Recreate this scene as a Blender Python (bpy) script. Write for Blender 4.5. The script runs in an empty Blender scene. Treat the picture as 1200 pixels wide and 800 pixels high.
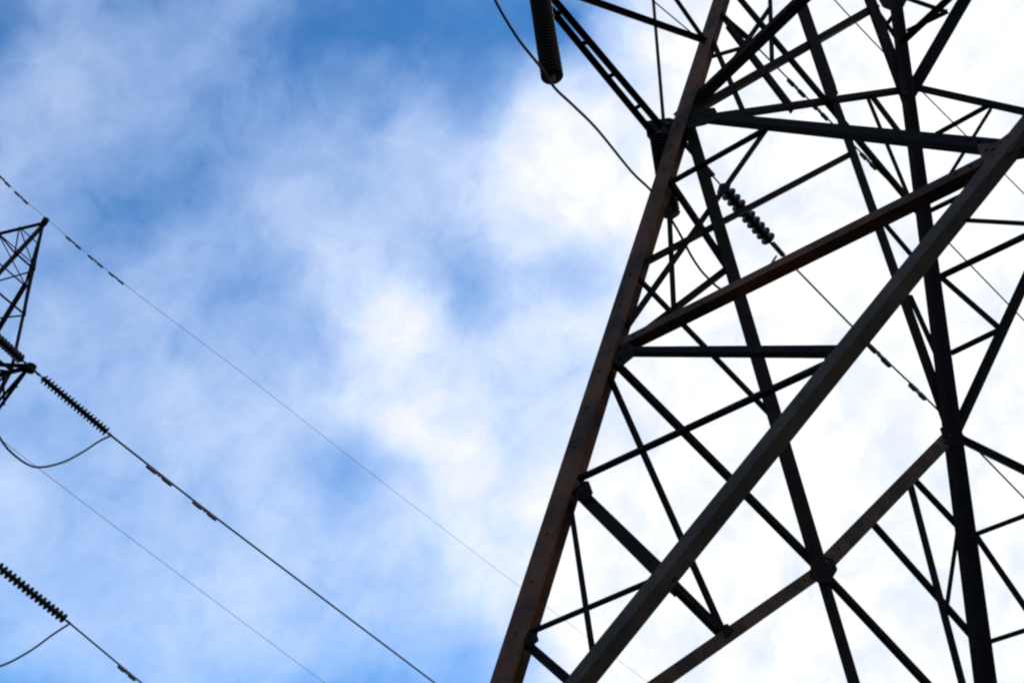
import bpy, bmesh, math, random
import numpy as np
from mathutils import Vector, Matrix

random.seed(7)
C = bpy.context.scene.collection
scene = bpy.context.scene

# ------------------------------------------------------------------ camera
F = 1300.0                      # focal length in photo pixels (1200 x 800)
ZX, ZY = 930.0, -1150.0         # where true verticals meet in the photo
CAM = np.array([0.0, 0.0, 1.6])
_up = np.array([(ZX-600)/F, (ZY-400)/F, 1.0]); _up /= np.linalg.norm(_up)
_fw = np.array([0, 0, 1.0]); _h = _fw - _up*(_fw @ _up); _h /= np.linalg.norm(_h)
_r = np.cross(_h, _up)
M3 = np.array([_r, _h, _up])    # camera (right, down, forward) -> world

cam_data = bpy.data.cameras.new('camera')
cam_data.sensor_width = 36.0
cam_data.lens = 36.0*F/1200.0
cam_data.clip_start = 0.05
cam_data.clip_end = 6000.0
cam = bpy.data.objects.new('camera', cam_data); C.objects.link(cam)
mw = Matrix.Identity(4)
for i in range(3):
    mw[i][0] = M3[i, 0]; mw[i][1] = -M3[i, 1]; mw[i][2] = -M3[i, 2]; mw[i][3] = CAM[i]
cam.matrix_world = mw
scene.camera = cam

def nrm(v):
    v = np.asarray(v, float); return v/np.linalg.norm(v)
def ray(x, y):
    return M3 @ np.array([(x-600)/F, (y-400)/F, 1.0])
def proj(p):
    d = M3.T @ (np.asarray(p, float)-CAM)
    return np.array([600+F*d[0]/d[2], 400+F*d[1]/d[2]])
def hd(x, y, dist):             # the point seen at (x, y), dist metres away along the ground
    d = ray(x, y); return CAM + d*(dist/np.linalg.norm(d[:2]))
def zat(x, y, z):               # the point seen at (x, y) at height z
    d = ray(x, y); return CAM + d*((z-CAM[2])/d[2])

# ------------------------------------------------------------------ sky, sun, exposure
SUN_AZ, SUN_EL = math.radians(58), math.radians(50)     # azimuth clockwise from the view direction (+Y)
scene.view_settings.view_transform = 'Standard'
scene.view_settings.look = 'None'
scene.view_settings.exposure = 0.0
scene.view_settings.gamma = 1.0
scene.view_settings.use_curve_mapping = False
scene.cycles.filter_width = 2.3
world = bpy.data.worlds.new('World'); scene.world = world
world.use_nodes = True
nt = world.node_tree; nt.nodes.clear()
N = nt.nodes.new; LK = nt.links.new
def math_node(op, a, b=None, c=None, clamp=False):
    n = N('ShaderNodeMath'); n.operation = op; n.use_clamp = clamp
    for i, v in enumerate((a, b, c)):
        if v is None: continue
        if isinstance(v, (int, float)): n.inputs[i].default_value = v
        else: LK(v, n.inputs[i])
    return n.outputs[0]
def build_world():
    out = N('ShaderNodeOutputWorld'); bg = N('ShaderNodeBackground')
    STR = 0.15
    bg.inputs['Strength'].default_value = STR
    sky = N('ShaderNodeTexSky'); sky.sky_type = 'NISHITA'; sky.sun_disc = False
    sky.sun_elevation = SUN_EL; sky.sun_rotation = SUN_AZ
    sky.air_density = 1.0; sky.dust_density = 0.4; sky.ozone_density = 2.2
    tc = N('ShaderNodeTexCoord')
    vec = N('ShaderNodeVectorMath'); vec.operation = 'NORMALIZE'; LK(tc.outputs['Generated'], vec.inputs[0])
    v = vec.outputs[0]
    # how much cloud stands in each direction of the sky: one big bank to the right, soft lumps to the left
    def unit(x, y):
        d = ray(x, y); return d/np.linalg.norm(d)
    nb = np.cross(unit(700, 0), unit(590, 800)); nb /= np.linalg.norm(nb)
    if nb @ unit(1000, 300) < 0: nb = -nb
    def base(u):
        t = np.clip((u @ nb + 0.03)/0.10, 0, 1); return 0.38+0.63*t*t*(3-2*t)
    R = [
        [ 85, 140, 125, 120, 120, 112,  62,  52,  48,  55,  60, 110, 215],
        [100, 148, 155, 148, 120, 120,  72,  75,  62,  75,  95, 130, 225],
        [145, 172, 155, 130, 120, 125, 138, 122, 152, 122, 225, 240, 245],
        [145, 145, 125, 115, 112, 135, 152, 170, 180, 215, 250, 250, 252],
        [150, 140, 105,  96, 130, 165, 178, 166, 188, 203, 246, 248, 252],
        [140, 140, 120, 150, 145, 152, 197, 208, 165, 165, 200, 168, 250],
        [150, 155, 165, 155, 128, 150, 176, 230, 225, 165, 215, 215, 245],
        [150, 158, 155, 170, 165, 170, 186, 222, 226, 205, 208, 220, 250],
        [140, 150, 160, 165, 180, 180, 182, 205, 240, 215, 200, 225, 250],
        [182, 160, 155, 165, 170, 180, 155, 165, 215, 240, 235, 245, 250],
        [180, 165, 150, 165, 165, 185, 180, 185, 205, 235, 240, 250, 250],
        [150, 155, 160, 170, 180, 180, 185, 180, 170, 215, 235, 250, 250],
        [150, 160, 165, 175, 180, 170, 170, 155, 155, 165, 215, 250, 250],
        [ 95, 130, 155, 160, 155, 135, 115, 115, 110, 120, 185, 245, 250]]
    pts, tgt = [], []
    for j, row in enumerate(R):
        for i, r in enumerate(row):
            u = unit(i*62.5, j*62.5); pts.append(u)
            s = r/255.0; lin = ((s+0.055)/1.055)**2.4
            tgt.append(max(0.0, (lin-0.03)/0.97)-base(u))
    pts = np.array(pts); k = 1/0.042**2
    G = np.exp(k*(pts @ pts.T-1))
    w = np.linalg.solve(G+0.02*np.eye(len(pts)), np.array(tgt))
    # the direction is bent a little by noise so that the lumps get ragged, cloud-like edges
    wn = N('ShaderNodeTexNoise'); wn.inputs['Scale'].default_value = 14.0; wn.inputs['Detail'].default_value = 8.0
    wn.inputs['Roughness'].default_value = 0.55
    LK(v, wn.inputs['Vector'])
    sub = N('ShaderNodeVectorMath'); sub.operation = 'SUBTRACT'; LK(wn.outputs['Color'], sub.inputs[0]); sub.inputs[1].default_value = (.5, .5, .5)
    mul = N('ShaderNodeVectorMath'); mul.operation = 'MULTIPLY_ADD'; LK(sub.outputs[0], mul.inputs[0])
    mul.inputs[1].default_value = (.05, .05, .05); LK(v, mul.inputs[2])
    nv = N('ShaderNodeVectorMath'); nv.operation = 'NORMALIZE'; LK(mul.outputs[0], nv.inputs[0])
    q = nv.outputs[0]
    def dot(a, vecv):
        n = N('ShaderNodeVectorMath'); n.operation = 'DOT_PRODUCT'; LK(a, n.inputs[0]); n.inputs[1].default_value = tuple(float(t) for t in vecv)
        return n.outputs['Value']
    t = math_node('MULTIPLY_ADD', dot(q, nb), 10.0, 0.3, clamp=True)
    sm = math_node('MULTIPLY', math_node('MULTIPLY', t, t), math_node('MULTIPLY_ADD', t, -2.0, 3.0))
    acc = math_node('MULTIPLY_ADD', sm, 0.63, 0.38)
    for u, wi in zip(pts, w):
        if abs(wi) < .012: continue
        e = math_node('EXPONENT', math_node('MULTIPLY_ADD', dot(q, u), float(k), float(-k)))
        acc = math_node('MULTIPLY_ADD', e, float(wi), acc)
    # fine wisps
    us = nrm(unit(185, 20)-unit(60, 200)); ua = nrm(np.cross(us, unit(300, 300))); ub = np.cross(us, ua)
    cx = N('ShaderNodeCombineXYZ')
    LK(math_node('MULTIPLY', dot(v, us), 0.5), cx.inputs[0]); LK(dot(v, ua), cx.inputs[1]); LK(dot(v, ub), cx.inputs[2])
    n1 = N('ShaderNodeTexNoise'); n1.inputs['Scale'].default_value = 15.0; n1.inputs['Detail'].default_value = 5.0
    n1.inputs['Roughness'].default_value = 0.62; n1.inputs['Distortion'].default_value = 0.5
    LK(cx.outputs[0], n1.inputs['Vector'])
    n2 = N('ShaderNodeTexNoise'); n2.inputs['Scale'].default_value = 17.0; n2.inputs['Detail'].default_value = 7.0
    n2.inputs['Roughness'].default_value = 0.62; n2.inputs['Distortion'].default_value = 0.25
    LK(q, n2.inputs['Vector'])
    wob = math_node('ADD', math_node('MULTIPLY_ADD', n1.outputs['Fac'], 1.0, -0.5), math_node('MULTIPLY_ADD', n2.outputs['Fac'], 1.6, -0.8))
    spread = math_node('MULTIPLY_ADD', acc, 0.52, 0.15)
    d = math_node('ADD', acc, math_node('MULTIPLY', wob, spread))
    d = math_node('MULTIPLY', math_node('ADD', d, math_node('SQRT', math_node('MULTIPLY_ADD', d, d, 0.003))), 0.5); d = math_node('MINIMUM', d, 1.12)
    deep = N('ShaderNodeMix'); deep.data_type = 'RGBA'; deep.blend_type = 'MULTIPLY'; deep.inputs['Factor'].default_value = 1.0
    LK(sky.outputs[0], deep.inputs['A']); deep.inputs['B'].default_value = (0.20, 0.68, 1.03, 1)     # a clear, deep blue sky
    thin = N('ShaderNodeValToRGB'); thin.color_ramp.interpolation = 'EASE'
    thin.color_ramp.elements[0].position = 0.05; thin.color_ramp.elements[0].color = (1.05*.5, 1.30*.5, 1.76*.5, 1)
    thin.color_ramp.elements[1].position = 0.92; thin.color_ramp.elements[1].color = (.97*.5, 1.0*.5, 1.04*.5, 1)
    e = thin.color_ramp.elements.new(0.55); e.color = (.98*.5, 1.10*.5, 1.32*.5, 1)
    LK(d, thin.inputs['Fac'])
    br = N('ShaderNodeVectorMath'); br.operation = 'SCALE'; br.inputs['Scale'].default_value = 2.0/STR
    LK(thin.outputs['Color'], br.inputs[0])
    mix = N('ShaderNodeMix'); mix.data_type = 'RGBA'; mix.clamp_factor = False
    LK(d, mix.inputs['Factor']); LK(deep.outputs['Result'], mix.inputs['A']); LK(br.outputs[0], mix.inputs['B'])
    LK(mix.outputs['Result'], bg.inputs['Color']); LK(bg.outputs[0], out.inputs['Surface'])
build_world()

sun_data = bpy.data.lights.new('sun', 'SUN'); sun_data.energy = 1.3; sun_data.angle = math.radians(12)
sun_data.color = (1.0, 0.95, 0.88)
sun = bpy.data.objects.new('sun', sun_data); C.objects.link(sun)
_sd = Vector((math.sin(SUN_AZ)*math.cos(SUN_EL), math.cos(SUN_AZ)*math.cos(SUN_EL), math.sin(SUN_EL)))
sun.rotation_euler = _sd.to_track_quat('Z', 'Y').to_euler()

# ------------------------------------------------------------------ materials
def steel(name, dark, rust, amount, scale=5.0, rough=0.78, spec=.10):
    m = bpy.data.materials.new(name); m.use_nodes = True
    t = m.node_tree; b = t.nodes['Principled BSDF']
    tc = t.nodes.new('ShaderNodeTexCoord')
    n = t.nodes.new('ShaderNodeTexNoise'); n.inputs['Scale'].default_value = scale; n.inputs['Detail'].default_value = 8; n.inputs['Roughness'].default_value = .65
    t.links.new(tc.outputs['Object'], n.inputs['Vector'])
    r = t.nodes.new('ShaderNodeValToRGB')
    r.color_ramp.elements[0].position = 0.62-amount*.35; r.color_ramp.elements[0].color = (*dark, 1)
    r.color_ramp.elements[1].position = 0.78-amount*.25; r.color_ramp.elements[1].color = (*rust, 1)
    t.links.new(n.outputs['Fac'], r.inputs['Fac'])
    n2 = t.nodes.new('ShaderNodeTexNoise'); n2.inputs['Scale'].default_value = scale*7; n2.inputs['Detail'].default_value = 5
    t.links.new(tc.outputs['Object'], n2.inputs['Vector'])
    mx = t.nodes.new('ShaderNodeMix'); mx.data_type = 'RGBA'; mx.blend_type = 'MULTIPLY'; mx.inputs['Factor'].default_value = .55
    t.links.new(r.outputs['Color'], mx.inputs['A']); t.links.new(n2.outputs['Color'], mx.inputs['B'])
    g = t.nodes.new('ShaderNodeHueSaturation'); g.inputs['Saturation'].default_value = .0
    t.links.new(n2.outputs['Color'], g.inputs['Color']); t.links.new(g.outputs['Color'], mx.inputs['B'])
    t.links.new(mx.outputs['Result'], b.inputs['Base Color'])
    b.inputs['Roughness'].default_value = rough
    b.inputs['Specular IOR Level'].default_value = spec
    bp = t.nodes.new('ShaderNodeBump'); bp.inputs['Strength'].default_value = .25; bp.inputs['Distance'].default_value = .01
    t.links.new(n2.outputs['Fac'], bp.inputs['Height']); t.links.new(bp.outputs['Normal'], b.inputs['Normal'])
    return m
M_RUST = steel('rusty_steel', (.024, .016, .014), (.105, .047, .028), .68, 1.5)
M_GREY = steel('weathered_steel', (.040, .036, .034), (.080, .060, .050), .5, 1.6)
M_BROWN = steel('brown_steel', (.026, .020, .017), (.075, .046, .033), .55, 2.5)
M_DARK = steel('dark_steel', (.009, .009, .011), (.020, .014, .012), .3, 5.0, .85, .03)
M_CABLE = steel('cable_metal', (.030, .032, .036), (.05, .052, .055), .4, 20, .5)
M_PORC = steel('brown_porcelain', (.008, .006, .006), (.016, .011, .009), .4, 12, .38, .18)
M_FIT = steel('galvanised_fitting', (.05, .052, .055), (.10, .10, .10), .4, 15, .55)
def ground_material():
    m = bpy.data.materials.new('grass_field'); m.use_nodes = True
    t = m.node_tree; b = t.nodes['Principled BSDF']
    n = t.nodes.new('ShaderNodeTexNoise'); n.inputs['Scale'].default_value = .6; n.inputs['Detail'].default_value = 10
    tc = t.nodes.new('ShaderNodeTexCoord'); t.links.new(tc.outputs['Object'], n.inputs['Vector'])
    r = t.nodes.new('ShaderNodeValToRGB')
    r.color_ramp.elements[0].position = .35; r.color_ramp.elements[0].color = (.035, .035, .018, 1)
    r.color_ramp.elements[1].position = .7; r.color_ramp.elements[1].color = (.06, .052, .032, 1)
    t.links.new(n.outputs['Fac'], r.inputs['Fac']); t.links.new(r.outputs['Color'], b.inputs['Base Color'])
    b.inputs['Roughness'].default_value = .95
    return m

# ------------------------------------------------------------------ helpers
def link(name, bm, mat, parent=None, smooth=False):
    me = bpy.data.meshes.new(name); bmesh.ops.recalc_face_normals(bm, faces=bm.faces[:]); bm.to_mesh(me); bm.free()
    me.materials.append(mat)
    if smooth:
        for p in me.polygons: p.use_smooth = True
    o = bpy.data.objects.new(name, me); C.objects.link(o)
    if parent is not None:
        o.parent = parent
        o.matrix_parent_inverse = world_of(parent).inverted()
    return o
def world_of(o):
    m = o.matrix_basis.copy()
    return (world_of(o.parent) @ o.matrix_parent_inverse @ m) if o.parent else m
def thing(name, label, cat, loc, group=None):
    o = bpy.data.objects.new(name, None); C.objects.link(o); o.location = tuple(loc)
    o.empty_display_size = .3
    tag(o, label, cat, group); return o
def tag(o, label, cat, group=None):
    o['label'] = label; o['category'] = cat
    if group: o['group'] = group
def prism(bm, a, b, prof, d1, d2):
    """sweeps the 2-D profile prof (in the axes d1, d2) from a to b"""
    va = [bm.verts.new(tuple(a+d1*u+d2*v)) for u, v in prof]
    vb = [bm.verts.new(tuple(b+d1*u+d2*v)) for u, v in prof]
    n = len(prof)
    for i in range(n): bm.faces.new((va[i], va[(i+1) % n], vb[(i+1) % n], vb[i]))
    bm.faces.new(va[::-1]); bm.faces.new(vb)
def l_profile(w, t):
    return [(0, 0), (w, 0), (w, t), (t, t), (t, w), (0, w)]
def angle_bar(bm, a, b, d1, d2, w, t):
    prism(bm, a, b, l_profile(w, t), d1, d2)
def width_for(a, b, d1, d2, px):
    """flange width whose L section looks px photo pixels wide half-way along, and its centring shift"""
    m = (a+b)/2; pa, pb = proj(a), proj(b)
    e = nrm(pb-pa); n = np.array([-e[1], e[0]])
    w = .1
    for _ in range(4):
        s = [n @ proj(m+d1*u+d2*v) for u, v in ((0, 0), (w, 0), (0, w))]
        w *= px/max(1e-6, max(s)-min(s))
        w = min(max(w, .02), .6)
    c = (d1+d2)*w*.33
    s = [n @ (proj(m+d1*u+d2*v)-proj(m)) for u, v in ((0, 0), (w, 0), (0, w))]
    mid = (max(s)+min(s))/2
    # shift along d1 so that the bar's middle sits on the line
    g = n @ (proj(m+d1*.01)-proj(m))/.01
    sh = -mid/g if abs(g) > 1e-3 else 0
    return w, d1*max(-.4, min(.4, sh))
def bolt(bm, p, n, r, h):
    n = nrm(n); a = nrm(np.cross(n, [.31, .52, .8])); b = np.cross(n, a)
    pr = [(r*math.cos(i*math.pi/3), r*math.sin(i*math.pi/3)) for i in range(6)]
    prism(bm, p, p+n*h, pr, a, b)
def tube(bm, pts, r, seg=8):
    pts = [np.asarray(p, float) for p in pts]; rings = []
    ref = nrm(np.cross(pts[-1]-pts[0], [.13, .21, .97]))
    for i, p in enumerate(pts):
        t = nrm(pts[min(i+1, len(pts)-1)]-pts[max(i-1, 0)])
        a = nrm(ref-t*(ref @ t)); b = np.cross(t, a)
        rings.append([bm.verts.new(tuple(p+r*(a*math.cos(k*2*math.pi/seg)+b*math.sin(k*2*math.pi/seg)))) for k in range(seg)])
    for q, s in zip(rings, rings[1:]):
        for k in range(seg): bm.faces.new((q[k], q[(k+1) % seg], s[(k+1) % seg], s[k]))
    bm.faces.new(rings[0][::-1]); bm.faces.new(rings[-1])
def lathe(bm, a, axis, prof, seg=20):
    """revolves (along, radius) pairs about axis from a"""
    ax = nrm(axis); u = nrm(np.cross(ax, [.2, .3, .9])); v = np.cross(ax, u); rings = []
    for s, r in prof:
        rings.append([bm.verts.new(tuple(a+ax*s+r*(u*math.cos(k*2*math.pi/seg)+v*math.sin(k*2*math.pi/seg)))) for k in range(seg)])
    for q, s in zip(rings, rings[1:]):
        for k in range(seg): bm.faces.new((q[k], q[(k+1) % seg], s[(k+1) % seg], s[k]))
    bm.faces.new(rings[0][::-1]); bm.faces.new(rings[-1])

# ------------------------------------------------------------------ ground (below the frame)
bm = bmesh.new()
vs = [bm.verts.new((x, y, 0)) for x, y in ((-2500, -2500), (2500, -2500), (2500, 2500), (-2500, 2500))]
bm.faces.new(vs)
g = link('ground', bm, ground_material()); g['kind'] = 'structure'

# ------------------------------------------------------------------ the near tower: the planes of its faces
P0, W1 = hd(592, 800, 9.0), hd(803, 142, 9.8)
W2 = hd(1068, 104, 12.0)
PN = hd(1178, 178, 7.0)
class Face:
    def __init__(s, p, q, r, inside):
        s.o = p; s.n = nrm(np.cross(q-p, r-p))
        if s.n @ (np.asarray(inside)-p) < 0: s.n = -s.n     # n points into the tower
    def at(s, x, y, off=0.0):
        d = ray(x, y); return CAM + d*(((s.o+s.n*off-CAM) @ s.n)/(d @ s.n))
INS = (W1+W2)/2+(PN-W1)*.45; INS[2] = W1[2]
FA = Face(P0, W1, W2, INS)      # left-hand far face
FN = Face(P0, W1, PN, INS)      # near face
L4B = FA.at(1155, 800)
dN = np.cross(FN.n, [0, 0, 1.0]); dN = nrm(dN)
FB = Face(L4B, W2, W2+dN, INS)  # right-hand far face
tower = thing('transmission_tower', 'rust brown lattice steel pylon rising close overhead and filling the right side', 'pylon',
              (*( (P0+L4B)/2+(PN-W1)*.3)[:2], 0), 'lattice pylons of the power line')
NODES = {}

def member(face, p, q, px, mat, name='lattice_brace', flip=1, off=0.0, ext=0.0, inward=1):
    if face is not FN: off, inward = -off, -1          # the far faces' bars are bolted to their outer side
    a, b = face.at(*p, off), face.at(*q, off)
    t = nrm(b-a); a = a-t*ext; b = b+t*ext
    d1 = nrm(np.cross(face.n, t))
    # d1 points up the picture unless flipped
    if (proj(a+d1*.1)-proj(a))[1]*flip > 0: d1 = -d1
    d2 = face.n*inward
    w, sh = width_for(a, b, d1, d2, px)
    bm = bmesh.new(); th = max(.006, w*.11)
    angle_bar(bm, a+sh, b+sh, d1, d2, w, th)
    # bolt heads where the bar is fixed
    L = np.linalg.norm(b-a)
    if w > .05:
        for e, s in ((a, 1), (b, -1)):
            for k in (0.12, 0.26, .40):
                if k < L*.4: bolt(bm, e+sh+t*s*k+d1*w*.55, -d2, min(.016, w*.12), .014)
    return link(name, bm, mat, tower)

def hit(p, q, la, lb):           # where the line p->q of the picture meets the leg la-lb of the same face
    a, b = proj(la), proj(lb); p, q = np.array(p, float), np.array(q, float)
    t = np.linalg.solve(np.array([q-p, a-b]).T, a-p); return tuple(p+(q-p)*t[0])
def leg(pts, d_a, d_b, px, mat):
    a, b = pts
    w, sh = width_for(a, b, d_a, d_b, px)
    bm = bmesh.new(); angle_bar(bm, a+sh, b+sh, d_a, d_b, w, w*.1)
    t = nrm(b-a); L = np.linalg.norm(b-a)
    for k in np.arange(.4, L, .55):
        if random.random() < .7:
            for dd, nn in ((d_a, -d_b), (d_b, -d_a)):
                bolt(bm, a+sh+t*k+dd*w*.5, nn, .017, .016)
    return link('leg', bm, mat, tower), w, sh

def ground_end(a, b):           # carry the line b->a down to the ground
    t = (a[2])/(a[2]-b[2]); return a+(b-a)*t
TOPZ = 22.0
l1a, l1b = FA.at(592, 800), FA.at(845, 0)
l1g = ground_end(l1a, l1b); l1t = l1a+(l1b-l1a)*((TOPZ-l1a[2])/(l1b[2]-l1a[2]))
l4a, l4b = FA.at(1155, 800), FA.at(1060, 80)
l4g = ground_end(l4a, l4b); l4t = l4a+(l4b-l4a)*((TOPZ-l4a[2])/(l4b[2]-l4a[2]))
lRa, lRb = FN.at(1480, 800), FN.at(1320, 0)
lRg = ground_end(lRa, lRb); lRt = lRa+(lRb-lRa)*((TOPZ-lRa[2])/(lRb[2]-lRa[2]))
lQg, lQt = l4g+(lRg-l1g), l4t+(lRt-l1t)
if __import__('os').environ.get('DBG'):
    for n, v in dict(P0=P0, W1=W1, W2=W2, PN=PN, L4B=L4B, l1g=l1g, l1t=l1t, l4g=l4g, l4t=l4t, lRg=lRg, lRt=lRt, lQg=lQg, lQt=lQt, FA=FA.n, FN=FN.n, FB=FB.n).items(): print(n, v.round(2))
def inpl(face, a, b, toward):
    d = nrm(np.cross(face.n, nrm(b-a)))
    return d if d @ (toward-a) > 0 else -d
leg((l1g, l1t), inpl(FN, l1g, l1t, lRg), inpl(FA, l1g, l1t, l4g), 25, M_RUST)
leg((l4g, l4t), inpl(FA, l4g, l4t, l1g), inpl(FB, l4g, l4t, lQg), 22, M_DARK)
leg((lRg, lRt), inpl(FN, lRg, lRt, l1g), nrm(lQg-lRg), 26, M_BROWN)
leg((lQg, lQt), inpl(FB, lQg, lQt, l4g), nrm(lRg-lQg), 18, M_DARK)

# --- near face
D, B_, R_ = M_DARK, M_BROWN, M_RUST
member(FN, (561, 947), (1322, 4), 29, M_GREY, 'diagonal_brace', off=-.03)
member(FN, (806, 136), (1166, 173), 17, D, 'horizontal_beam', off=.03)
member(FN, (1150, 182), (1332, 150), 26, R_, 'horizontal_beam', off=.06)
member(FN, (718, 412), (1172, 186), 21, R_, 'diagonal_brace', off=.02)
member(FN, (716, 412), (986, 412), 14, D, 'horizontal_beam', off=.045)
member(FN, (974, 424), (676, 562), 9, D, off=.05)
member(FN, (674, 572), (786, 682), 17, D, off=.06)
member(FN, (668, 590), (694, 762), 6.5, D, off=.07)
member(FN, (764, 680), (618, 742), 7, D, off=.075)
member(FN, (610, 748), (672, 802), 12, D, off=.06)
member(FN, (786, 214), (900, 150), 7, D, off=.05)
member(FN, (797, 137), (948, -8), 16, D, 'diagonal_brace', off=.05)
member(FN, (948, -8), (1075, -130), 16, D, 'diagonal_brace', off=.05)
member(FN, (1130, 258), (1345, 270), 6, D, off=.05)
member(FN, (1090, 247), (1140, 223), 6, D, off=.09)
# --- left-hand far face
member(FA, (806, 140), (962, 668), 15, D, 'diagonal_brace', off=.03)
member(FA, (962, 668), (1125, 1215), 14, D, 'diagonal_brace', off=.03)
member(FA, (1118, 506), (962, 666), 18, B_, 'diagonal_brace', off=-.02)
member(FA, (962, 668), (545, 959), 18, B_, 'diagonal_brace', off=-.02)
member(FA, (806, 142), (1070, 104), 10, D, 'horizontal_beam', off=.05)
member(FA, (888, -144), (972, 100), 13, D, 'diagonal_brace', off=.045)
member(FA, (972, 100), (1114, 504), 10, D, 'diagonal_brace', off=.06)
member(FA, (720, 424), (962, 668), 11, D, off=.06)
member(FA, (962, 668), (1170, 890), 11, D, off=.06)
member(FA, (676, 572), (850, 746), 14, D, off=.05)
member(FA, (712, 436), (848, 742), 8.5, D, off=.075)
member(FA, (752, 310), (1002, 178), 8, D, off=.07)
member(FA, (738, 378), (897, 153), 7, D, off=.085)
member(FA, (780, 205), (853, 314), 9, D, off=.07)
member(FA, (784, 240), (790, 368), 6, D, off=.10)
member(FA, (744, 322), (910, 493), 7, D, off=.06)
member(FA, (730, 408), (856, 312), 9, D, off=.10)
member(FA, (812, 131), (1030, 6), 11, D, off=.075)
member(FA, (858, -12), (1084, 258), 8, D, off=.09)
member(FA, (1028, 252), (1098, 334), 6, D, off=.08)
member(FA, (850, 25), (927, 126), 9, D, off=.10)
member(FA, (902, -20), (905, 78), 5, D, off=.11)
member(FA, (832, 40), (870, 128), 6, D, off=.12)
member(FA, (836, 66), (884, 52), 5, D, off=.10)
member(FA, (848, 88), (902, 10), 6, D, off=.13)
member(FA, (838, 12), (880, 48), 7, D, off=.12)
member(FA, (1016, 112), (1064, 228), 4.5, D, off=.09)
member(FA, (1020, 110), (1056, 158), 6.5, D, off=.075)
member(FA, (1012, -22), (1062, 112), 13, D, 'diagonal_brace', off=.05)
member(FA, (1026, 10), (1050, 44), 5, D, off=.08)
member(FA, (1050, 14), (1034, 36), 5, D, off=.09)
member(FA, (1066, 345), (1102, 425), 6, D, off=.10)
member(FA, (1064, 556), (1129, 804), 8, D, off=.05)
member(FA, (1066, 556), (1130, 624), 8, D, off=.065)
member(FA, (1020, 610), (1142, 748), 9, D, off=.08)
member(FA, (1123, 618), (1110, 708), 5, D, off=.09)
member(FA, (1129, 804), (1150, 884), 8, D, off=.05)
# --- right-hand far face
LQ = (lQg, lQt)
member(FB, (1070, 102), hit((1070, 102), (1245, 141), *LQ), 11, D, 'horizontal_beam', off=.04)
member(FB, (1068, 106), (1140, -18), 14, D, 'diagonal_brace', off=.05)
member(FB, (1140, -18), (1190, -104), 14, D, 'diagonal_brace', off=.05)
member(FB, (1062, 37), (1110, 14), 5.5, D, off=.08)
member(FB, (1062, -2), (1108, 14), 5.5, D, off=.09)
member(FB, (1158, 124), (1096, 158), 6, D, off=.07)
member(FB, (1162, 126), (1106, 216), 4, D, off=.08)
member(FB, (1118, 510), (1284, 150), 13, D, 'diagonal_brace', off=.05)
member(FB, (1098, 326), (1232, 262), 8, D, off=.07)
member(FB, (1102, 324), (1174, 387), 7, D, off=.085)
member(FB, (1114, 414), (1172, 386), 7, D, off=.07)
member(FB, (1124, 513), hit((1124, 513), (1300, 600), *LQ), 14, D, 'diagonal_brace', off=.05)
member(FB, (1140, 627), (1261, 581), 6, D, off=.07)
member(FB, (1140, 622), (1320, 884), 8, D, off=.085)
member(FB, (1158, 752), (1245, 724), 6, D, off=.07)
member(FB, (1261, 579), (1238, 770), 6, D, off=.095)
# --- upper body above the frame, so that the tower ends in a cap and does not stop at the frame
def plain_bar(a, b, w, mat, parent, name, face_n=None):
    t = nrm(b-a); d1 = nrm(np.cross(t, [0.1, .2, 1.0])); d2 = np.cross(t, d1)
    bm = bmesh.new(); angle_bar(bm, a, b, d1, d2, w, w*.12); return link(name, bm, mat, parent)
def on(a, b, z): return a+(b-a)*((z-a[2])/(b[2]-a[2]))
LEGS = [(l1g, l1t), (l4g, l4t), (lQg, lQt), (lRg, lRt)]
for i in range(4):
    p, q = LEGS[i], LEGS[(i+1) % 4]
    plain_bar(p[1], q[1], .12, D, tower, 'horizontal_beam')
    if i != 3: plain_bar(on(*p, 18.6), on(*q, 21.8), .10, D, tower, 'diagonal_brace')
    if i == 2:                                        # the face above and behind the camera
        for z0, z1 in ((0.4, 6.5), (6.5, 12.0), (12.0, 17.0)):
            plain_bar(on(*p, z0), on(*q, z1), .12, D, tower, 'diagonal_brace'); plain_bar(on(*q, z0), on(*p, z1), .12, D, tower, 'diagonal_brace')
    if i == 1:
        plain_bar(on(*p, .4), on(*q, 4.0), .12, D, tower, 'diagonal_brace')
for lg in LEGS:                                       # concrete footings' steel shoes
    bm = bmesh.new(); b = lg[0]
    prism(bm, b+np.array([0, 0, -.3]), b+np.array([0, 0, .25]), [(-.35, -.35), (.35, -.35), (.35, .35), (-.35, .35)], np.array([1., 0, 0]), np.array([0, 1., 0]))
    link('footing', bm, M_FIT, tower)

# --- gusset plates where bars meet
def plate(face, poly, off, mat, holes=(), name='gusset_plate', th=.014):
    cx, cy = np.mean(poly, axis=0); g = 1.0 if name != 'gusset_plate' else .6
    poly = [(cx+(x-cx)*g, cy+(y-cy)*g) for x, y in poly]; holes = [(cx+(x-cx)*g, cy+(y-cy)*g) for x, y in holes]
    bm = bmesh.new(); f = [face.at(x, y, off) for x, y in poly]; k = [p+face.n*th for p in f]
    a = [bm.verts.new(tuple(p)) for p in f]; b = [bm.verts.new(tuple(p)) for p in k]; n = len(a)
    bm.faces.new(a); bm.faces.new(b[::-1])
    for i in range(n): bm.faces.new((a[i], b[i], b[(i+1) % n], a[(i+1) % n]))
    for x, y in holes: bolt(bm, face.at(x, y, off), -face.n, .018, .016)
    return link(name, bm, mat, tower)
plate(FN, [(712, 398), (742, 394), (752, 402), (748, 420), (726, 438), (708, 432)], .012, D, [(722, 404), (734, 402), (738, 414), (724, 424)])
plate(FN, [(676, 556), (692, 556), (700, 578), (690, 592), (668, 588)], .012, D, [(682, 562), (688, 575), (678, 583)])
plate(FN, [(612, 736), (632, 736), (636, 750), (622, 762), (608, 756)], .012, D, [(620, 742), (624, 752)])
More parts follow.
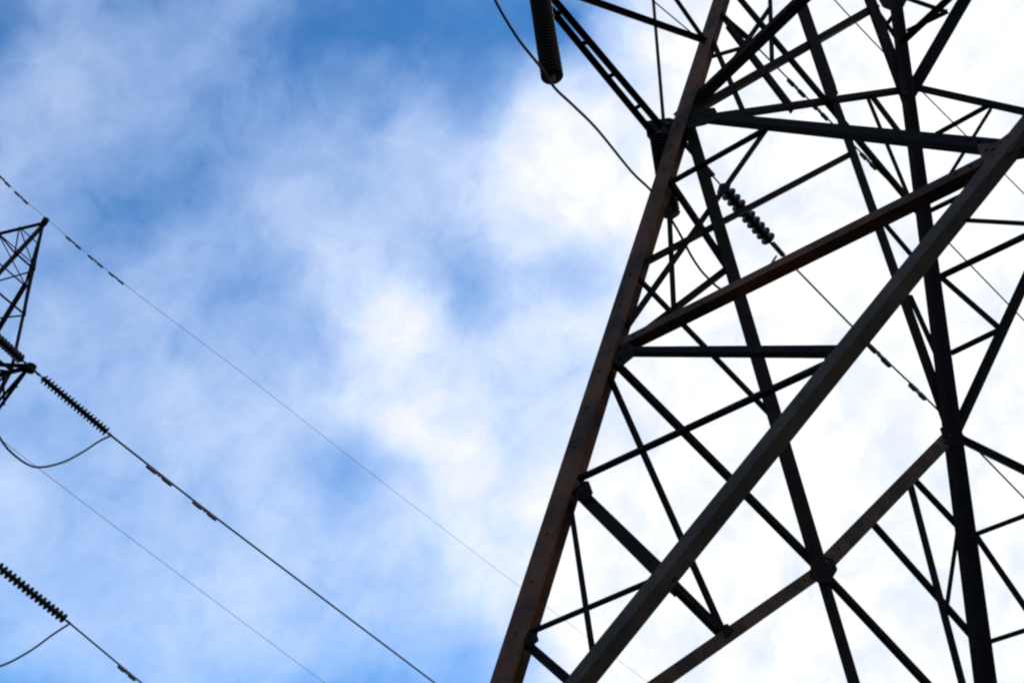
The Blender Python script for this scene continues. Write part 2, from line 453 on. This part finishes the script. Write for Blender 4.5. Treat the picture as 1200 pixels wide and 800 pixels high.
plate(FN, [(1128, 168), (1164, 164), (1196, 140), (1212, 150), (1196, 178), (1160, 206), (1138, 200)], -.018, M_BROWN, [(1146, 178), (1160, 176), (1174, 166), (1190, 154), (1160, 192), (1176, 184)])
plate(FN, [(964, 404), (994, 404), (1004, 410), (978, 440), (952, 438)], .02, D, [(974, 412), (986, 414), (968, 428)])
plate(FN, [(786, 128), (816, 122), (850, 118), (862, 140), (828, 152), (800, 158), (784, 148)], .014, D, [(820, 130), (836, 134), (812, 144)])
plate(FA, [(940, 652), (956, 640), (984, 646), (992, 668), (978, 692), (956, 694), (940, 680)], .015, D, [(952, 658), (972, 656), (978, 672), (962, 684)])
plate(FA, [(1092, 498), (1112, 482), (1130, 486), (1134, 518), (1120, 536), (1102, 528)], .015, D, [(1104, 504), (1122, 498), (1120, 520)])
plate(FA, [(1046, 92), (1060, 82), (1080, 84), (1084, 112), (1072, 124), (1050, 118)], .015, D, [(1058, 98), (1070, 104)])
plate(FA, [(1014, -10), (1078, -12), (1066, 12), (1052, 22), (1026, 12)], .012, D, [(1030, 2), (1050, 4), (1062, -2)])
plate(FA, [(838, 730), (852, 726), (866, 740), (850, 756)], .012, D)
plate(FA, [(962, 94), (980, 92), (988, 112), (974, 126), (962, 114)], .03, D)
plate(FN, [(756, 142), (784, 138), (800, 142), (796, 160), (776, 166), (758, 160)], .06, D, [(766, 148), (774, 158)], 'arm_bracket', .09)

# ------------------------------------------------------------------ its cross arm towards the upper left
TIP = zat(630, -20, 14.5)
ROOT = FN.at(774, 150, -.03); ROOT2 = FN.at(764, 158, -.03)
UPR = FA.at(826, 49, .03)
def arm_bar(a, b, w, parent, name, mat=D):
    return plain_bar(np.asarray(a), np.asarray(b), w, mat, parent, name)
arm = arm_bar(TIP, ROOT, .075, tower, 'cross_arm')
tip2 = zat(616, -22, 14.5)
arm_bar(tip2, ROOT2, .075, arm, 'chord')
arm_bar(TIP, UPR, .075, arm, 'chord')
for t in (.18, .38, .60, .82):
    a = TIP+(ROOT-TIP)*t; b = tip2+(ROOT2-tip2)*t
    arm_bar(a, b, .06, arm, 'batten')
arm_bar(ROOT+np.array([.05, .02, 0]), np.array(on(*LEGS[0], 20.2)), .065, tower, 'hanger') if False else None
arm_bar(hd(780, 146, 9.6), hd(764, -40, 9.9), .06, arm, 'hanger')
arm_bar(hd(764, -40, 9.9), UPR, .05, arm, 'strut')

# ------------------------------------------------------------------ insulator strings, wires
def disc_bm(r):
    bm = bmesh.new()
    lathe(bm, np.zeros(3), [0, 0, 1.0], [(-.055, .012), (-.055, r*.42), (-.02, r*.48), (-.012, r*.62), (.004, r*.92), (.014, r), (.022, r*.96), (.016, r*.7), (.03, r*.55), (.02, r*.4), (.034, r*.36), (.06, .012)], 22)
    return bm
DISCS = {}
def insulator_string(a, b, n, r, label, lead=.06, tail=.06, group='insulator strings'):
    a, b = np.asarray(a, float), np.asarray(b, float); L = np.linalg.norm(b-a); t = nrm(b-a)
    root = thing('insulator_string', label, 'insulator', a, group)
    bm = bmesh.new(); tube(bm, [a, b], .014, 8)
    link('rod', bm, M_FIT, root)
    for p, s in ((a, 1), (b, -1)):
        bm = bmesh.new(); d = nrm(np.cross(t, [.2, .1, 1.])); e = np.cross(t, d)
        l = (lead if s > 0 else tail)*L
        prism(bm, p-t*.02*s, p+t*l*.85*s, [(-.045, -.012), (.045, -.012), (.03, .012), (-.03, .012)], d, e)
        for k in (.15, .6): bolt(bm, p+t*l*k*s-e*.03, e, .022, .06)
        link('end_fitting', bm, M_FIT, root)
    rot = Vector(t).to_track_quat('Z', 'Y').to_matrix().to_4x4()
    s0, s1 = lead*L, L*(1-tail)
    for k in range(n):
        p = a+t*(s0+(s1-s0)*(k+.5)/n)
        if r not in DISCS:
            o = link('insulator_disc', disc_bm(r), M_PORC, None, True); DISCS[r] = o.data
        else:
            o = bpy.data.objects.new('insulator_disc', DISCS[r]); C.objects.link(o)
        o.parent = root; o.matrix_parent_inverse = world_of(root).inverted()
        m = rot.copy(); m.translation = Vector(tuple(p)); o.matrix_basis = m
    return root
def smooth_path(pts, n=10):
    pts = [np.asarray(p, float) for p in pts]; P = [2*pts[0]-pts[1]]+pts+[2*pts[-1]-pts[-2]]; out = []
    for i in range(1, len(P)-2):
        for k in range(n):
            t = k/n; p0, p1, p2, p3 = P[i-1:i+3]
            out.append(.5*((2*p1)+(p2-p0)*t+(2*p0-5*p1+4*p2-p3)*t*t+(3*p1-p0-3*p2+p3)*t**3))
    return out+[pts[-1]]
def wire(name, pts, r, label, cat, group=None, dampers=(), dl=.45, dr=.05):
    """dampers: distances along the wire, in metres from its start"""
    pts = [np.asarray(p, float) for p in pts]; tail = []
    if len(pts) > 3 and np.linalg.norm(pts[-1]-pts[-2]) > 25: tail = [pts.pop()]
    head = []
    while len(pts) > 3 and np.linalg.norm(pts[1]-pts[0]) > 8: head.append(pts.pop(0))
    path = head+(smooth_path(pts) if len(pts) > 2 else pts)+tail
    bm = bmesh.new(); tube(bm, path, r, 8)
    o = link(name, bm, M_CABLE, None, True); tag(o, label, cat, group)
    seg = [np.linalg.norm(q-p) for p, q in zip(path, path[1:])]
    for s in dampers:
        k, acc = 0, 0
        while k < len(seg)-1 and acc+seg[k] < s: acc += seg[k]; k += 1
        t = nrm(path[k+1]-path[k]); p = path[k]+t*(s-acc)
        c = p+np.array([0, 0, -(r+dr*.45)])
        bm = bmesh.new()
        tube(bm, [c-t*dl*.5, c+t*dl*.5], dr*.22, 6)
        for e in (-1, 1):
            lathe(bm, c+t*e*dl*.5, -t*e, [(0, dr*.45), (.02, dr*.8), (dl*.33, dr*.85), (dl*.40, dr*.5), (dl*.41, dr*.3)], 12)
        prism(bm, c-t*.03, c+t*.03, [(-dr*.35, -dr*.4), (dr*.35, -dr*.4), (dr*.35, dr*1.1), (-dr*.35, dr*1.1)], nrm(np.cross(t, [0, 0, 1.])), np.array([0, 0, 1.]))
        link('vibration_damper', bm, M_FIT, o)
    return o
def dist_at(a, x, y, z): return float(np.linalg.norm(zat(x, y, z)-a))

# pilot string under the arm tip, pilot string beside the leg, tension string running away behind the braces
S2b = hd(648, 96, np.linalg.norm(TIP[:2]))
insulator_string(TIP+(S2b-TIP)*.03, S2b, 27, .14, 'thick black insulator string hanging from the cross arm tip at the top edge', .10, .05)
S1a, S1b = hd(771, 156, 10.1), hd(787, 256, 10.35)
insulator_string(S1a, S1b, 23, .13, 'black insulator string hanging behind the rusty corner leg, mostly hidden by it', .04, .05)
S3a, S3b = hd(782, 146, 10.1), hd(917, 299, 12.6)
insulator_string(S3a, S3b, 10, .12, 'black insulator string slanting down among the braces to a thin wire', .44, .12)
C1 = [S3b, zat(1024, 408, 12.95), zat(1094, 475, 12.9), zat(1200, 583, 12.9)]
dirn = nrm(C1[-1]-C1[-2])
C1 += [C1[-1]+dirn*140+np.array([0, 0, 2.])]
wire('power_line_wire', C1, .016, 'thin wire with two dampers running from the slanting insulator string through the lattice', 'wire', 'wires behind the near pylon',
     (dist_at(S3b, 1032, 415, 12.95), dist_at(S3b, 1086, 468, 12.9)), .5, .05)
zj = hd(560, -50, 7.1)
J = [zj+np.array([-40, -48, 6.0]), zj+np.array([-9, -11, .6]), zj, hd(580, 0, 7.4), hd(606, 44, 7.7), hd(632, 77, 8.0), hd(650, 103, 8.2), hd(672, 124, 8.5), hd(700, 152, 8.9), hd(740, 201, 9.7), hd(765, 226, 10.1), hd(792, 266, 10.4), hd(812, 303, 10.6), hd(829, 325, 11.0), hd(851, 341, 11.5), hd(884, 336, 12.2), hd(910, 300, 12.6)]
wire('jumper_cable', J, .018, 'black jumper cable drooping past the thick hanging insulator string and behind the rusty leg', 'cable')
XA, XB = zat(925, -58, 21.5), zat(1200, 227, 20.6)
wire('power_line_wire', [XA, zat(1035, 61, 21.0), XB, XB+nrm(XB-XA)*140], .013, 'faint thin wire crossing behind the top right corner of the lattice', 'wire', 'wires behind the near pylon')
YA, YB = zat(842, 10, 17.5), zat(1190, 365, 16.8)
wire('power_line_wire', [YA, zat(1010, 180, 17.1), YB, YB+nrm(YB-YA)*140], .014, 'thin wire with three dampers passing behind the thick horizontal beam near the top', 'wire', 'wires behind the near pylon',
     (dist_at(YA, 932, 102, 17.3), dist_at(YA, 957, 128, 17.3), dist_at(YA, 1016, 188, 17.1)), .45, .045)
wire('guy_wire', [hd(752, -10, 9.3), UPR+np.array([-.06, 0, 0])], .011, 'short thin wire slanting to the rusty leg below the cross arm chord', 'wire')

# ------------------------------------------------------------------ the far tower at the left edge
LINP = np.array([.61, .79]); AX = np.array([-14.9, 26.0]); ARM = nrm([.79, -.61]); 
far = thing('transmission_tower', 'distant dark lattice pylon at the left edge, only its peak and arm tips showing', 'pylon', (AX[0], AX[1], 0), 'lattice pylons of the power line')
PEAK = zat(53, 259, 23.6)
AX = PEAK[:2]-ARM*.9+LINP*.3
BODY = [(0.0, 2.7), (8.0, 1.75), (12.2, 1.35), (16.0, 1.15), (18.7, 1.1)]
def half(z):
    for (z0, h0), (z1, h1) in zip(BODY, BODY[1:]):
        if z <= z1: return h0+(h1-h0)*(z-z0)/(z1-z0)
    return BODY[-1][1]
def corner(i, z):
    sx, sy = ((1, -1), (1, 1), (-1, 1), (-1, -1))[i]; h = half(z)
    p = AX+ARM*sx*h+LINP*sy*h; return np.array([p[0], p[1], z])
FARW = .11
def TOPC(i): return corner(i, 18.7)+np.array([0, 0, 4.1 if i > 1 else 0.0])
for i in range(4):
    bm = bmesh.new(); zs = [b[0] for b in BODY]
    for z0, z1 in zip(zs, zs[1:]):
        a, b = corner(i, z0), corner(i, z1)
        angle_bar(bm, a, b, nrm(corner((i+1) % 4, z0)-a), nrm(corner((i+3) % 4, z0)-a), FARW*1.2, .016)
    if i > 1: angle_bar(bm, corner(i, 18.7), TOPC(i), nrm(corner((i+1) % 4, 18.7)-corner(i, 18.7)), nrm(corner((i+3) % 4, 18.7)-corner(i, 18.7)), FARW*1.1, .016)
    a, b = TOPC(i), PEAK+nrm(TOPC(i)-PEAK)*.05
    angle_bar(bm, a, b, nrm(corner((i+1) % 4, 18.7)-a), nrm(corner((i+3) % 4, 18.7)-a), FARW, .014)
    link('leg', bm, D, far)
zs = [0.3, 4.5, 8.0, 10.2, 12.2, 14.2, 16.0, 17.3, 18.7]
for i in range(4):
    k = (i+1) % 4
    for z0, z1 in zip(zs, zs[1:]):
        arm_bar(corner(i, z0), corner(k, z1), .06, far, 'lattice_brace')
        arm_bar(corner(k, z0)+np.array([0, 0, .03]), corner(i, z1), .06, far, 'lattice_brace')
    for z in (8.0, 12.2, 16.0, 18.7):
        arm_bar(corner(i, z), corner(k, z), .06, far, 'horizontal_beam')
    if i == 2: arm_bar(TOPC(2), TOPC(3), .06, far, 'horizontal_beam')
    for s0, s1 in ((.0, .36), (.36, .66)):
        p = TOPC(i)+(PEAK-TOPC(i))*s0; q = TOPC(k)+(PEAK-TOPC(k))*s1
        arm_bar(p, q, .045, far, 'lattice_brace')
        p2 = TOPC(i)+(PEAK-TOPC(i))*s1
        arm_bar(p2, q, .045, far, 'lattice_brace')
def far_arm(tip, z, rise, sgn=1):
    c = (0, 1) if sgn > 0 else (3, 2)
    tip = np.asarray(tip)
    m = arm_bar(corner(c[0], z), tip, .085, far, 'cross_arm')
    arm_bar(corner(c[1], z), tip+np.array([0, 0, .02]), .085, m, 'chord')
    arm_bar(corner(c[0], z+rise), tip+np.array([0, 0, .05]), .075, m, 'chord')
    arm_bar(corner(c[1], z+rise), tip+np.array([0, 0, .07]), .075, m, 'chord')
    for t in (.3, .58, .8):
        for q in c:
            arm_bar(corner(q, z)+(tip-corner(q, z))*t, corner(q, z+rise)+(tip-corner(q, z+rise))*max(0, t-.22), .04, m, 'batten')
        arm_bar(corner(c[0], z)+(tip-corner(c[0], z))*t, corner(c[1], z)+(tip-corner(c[1], z))*max(0, t-.22), .04, m, 'batten')
    bm = bmesh.new(); lathe(bm, tip+np.array([0, 0, -.12]), [0, 0, 1.], [(0, .05), (.02, .12), (.2, .12), (.24, .05)], 10)
    link('end_plate', bm, M_DARK, m)
T2 = zat(36, 431, 16.0); T3 = zat(-44, 630, 12.2)
far_arm(T2, 16.0, 1.3); far_arm(T3, 12.2, 1.5)
for z, L in ((16.0, 4.3), (12.2, 5.4)):
    p = AX-ARM*L; far_arm(np.array([p[0], p[1], z]), z, 1.4, -1)
bm = bmesh.new(); lathe(bm, PEAK+np.array([0, 0, -.12]), [0, 0, 1.], [(0, .05), (.02, .1), (.2, .1), (.24, .04)], 10)
link('peak_cap', bm, D, far)

i2 = zat(130, 510, 15.6)
insulator_string(T2, i2, 20, .125, 'black insulator string sloping down from the middle arm tip of the far pylon', .14, .05)
i3 = zat(82, 730, 11.85)
insulator_string(T3, i3, 20, .125, 'lower left black insulator string coming in from the edge to a hooked jumper', .14, .05)
ub = T2+(zat(-30, 372, 15.9)-T2)*1.0
insulator_string(T2, ub, 15, .125, 'short black insulator string above the middle arm tip, cut by the left edge', .16, .05)
w2 = [i2, zat(245, 600, 15.3), zat(380, 702, 15.1), zat(510, 800, 14.9)]
w2 += [w2[-1]+nrm(w2[-1]-w2[-2])*60+np.array([0, 0, 2.])]
wire('power_line_wire', w2, .027, 'grey conductor with two dampers crossing the lower left sky to the bottom edge', 'wire', 'wires of the far pylon',
     (dist_at(i2, 188, 556, 15.4), dist_at(i2, 240, 597, 15.3)), .85, .055)
w3 = [i3, zat(165, 799, 11.7), zat(260, 876, 11.6)]; w3 += [w3[-1]+nrm(w3[-1]-w3[-2])*60]
wire('power_line_wire', w3, .024, 'grey conductor at the bottom left corner with one damper near the frame edge', 'wire', 'wires of the far pylon',
     (dist_at(i3, 151, 787, 11.7),), .75, .055)
ew = [zat(-200, 0, 23.3), zat(0, 206, 23.5), PEAK+np.array([0, 0, .1]), zat(150, 336, 23.45), zat(300, 449, 23.2), zat(420, 543, 23.0), zat(585, 669, 22.8)]
ew += [ew[-1]+nrm(ew[-1]-ew[-2])*80+np.array([0, 0, 1.])]
e0 = float(np.linalg.norm(ew[1]-ew[0])); e1 = e0+float(np.linalg.norm(ew[2]-ew[1]))
def de(x, y): return e1+float(np.linalg.norm(zat(x, y, 23.5)-ew[2]))
wire('earth_wire', ew, .0065, 'thin earth wire over the far pylon peak, long faint line across the blue sky', 'wire', 'wires of the far pylon',
     (e0+.15, e0+(e1-e0)*.48, de(86, 286), de(112, 307), de(136, 326)), .6, .045)
fa = zat(-34, 488, 15.6)
fw = [fa, zat(60, 560, 15.5), zat(150, 628, 15.4), zat(370, 792, 15.2)]; fw += [fw[-1]+nrm(fw[-1]-fw[-2])*60]
wire('power_line_wire', fw, .007, 'very faint thin wire below the grey conductor in the lower left sky', 'wire', 'wires of the far pylon')
D2 = np.linalg.norm(i2[:2]); DT = np.linalg.norm(T2[:2])
jm = [i2, hd(116, 517, D2), hd(96, 530, D2-.3), hd(72, 542, D2-.6), hd(42, 547, D2-1.0), hd(18, 534, D2-1.4), hd(0, 513, D2-1.7), hd(-18, 475, D2-2.0), hd(-30, 420, D2-2.3), ub, ub+(ub-T2)*3+np.array([0, 0, -.2]), ub+(ub-T2)*9+np.array([0, 0, -.4])]
wire('jumper_cable', jm, .026, 'thin jumper loop hanging under the middle arm of the far pylon', 'cable', 'jumper loops of the far pylon')
D3 = np.linalg.norm(i3[:2])
jm = [i3, hd(62, 743, D3), hd(34, 763, D3-.2), hd(0, 780, D3-.5), hd(-40, 786, D3-.9), hd(-80, 770, D3-1.4), hd(-110, 730, D3-1.8), T3+(T3-i3)*.8]
wire('jumper_cable', jm, .026, 'jumper cable curving to the left edge near the bottom left corner', 'cable', 'jumper loops of the far pylon')
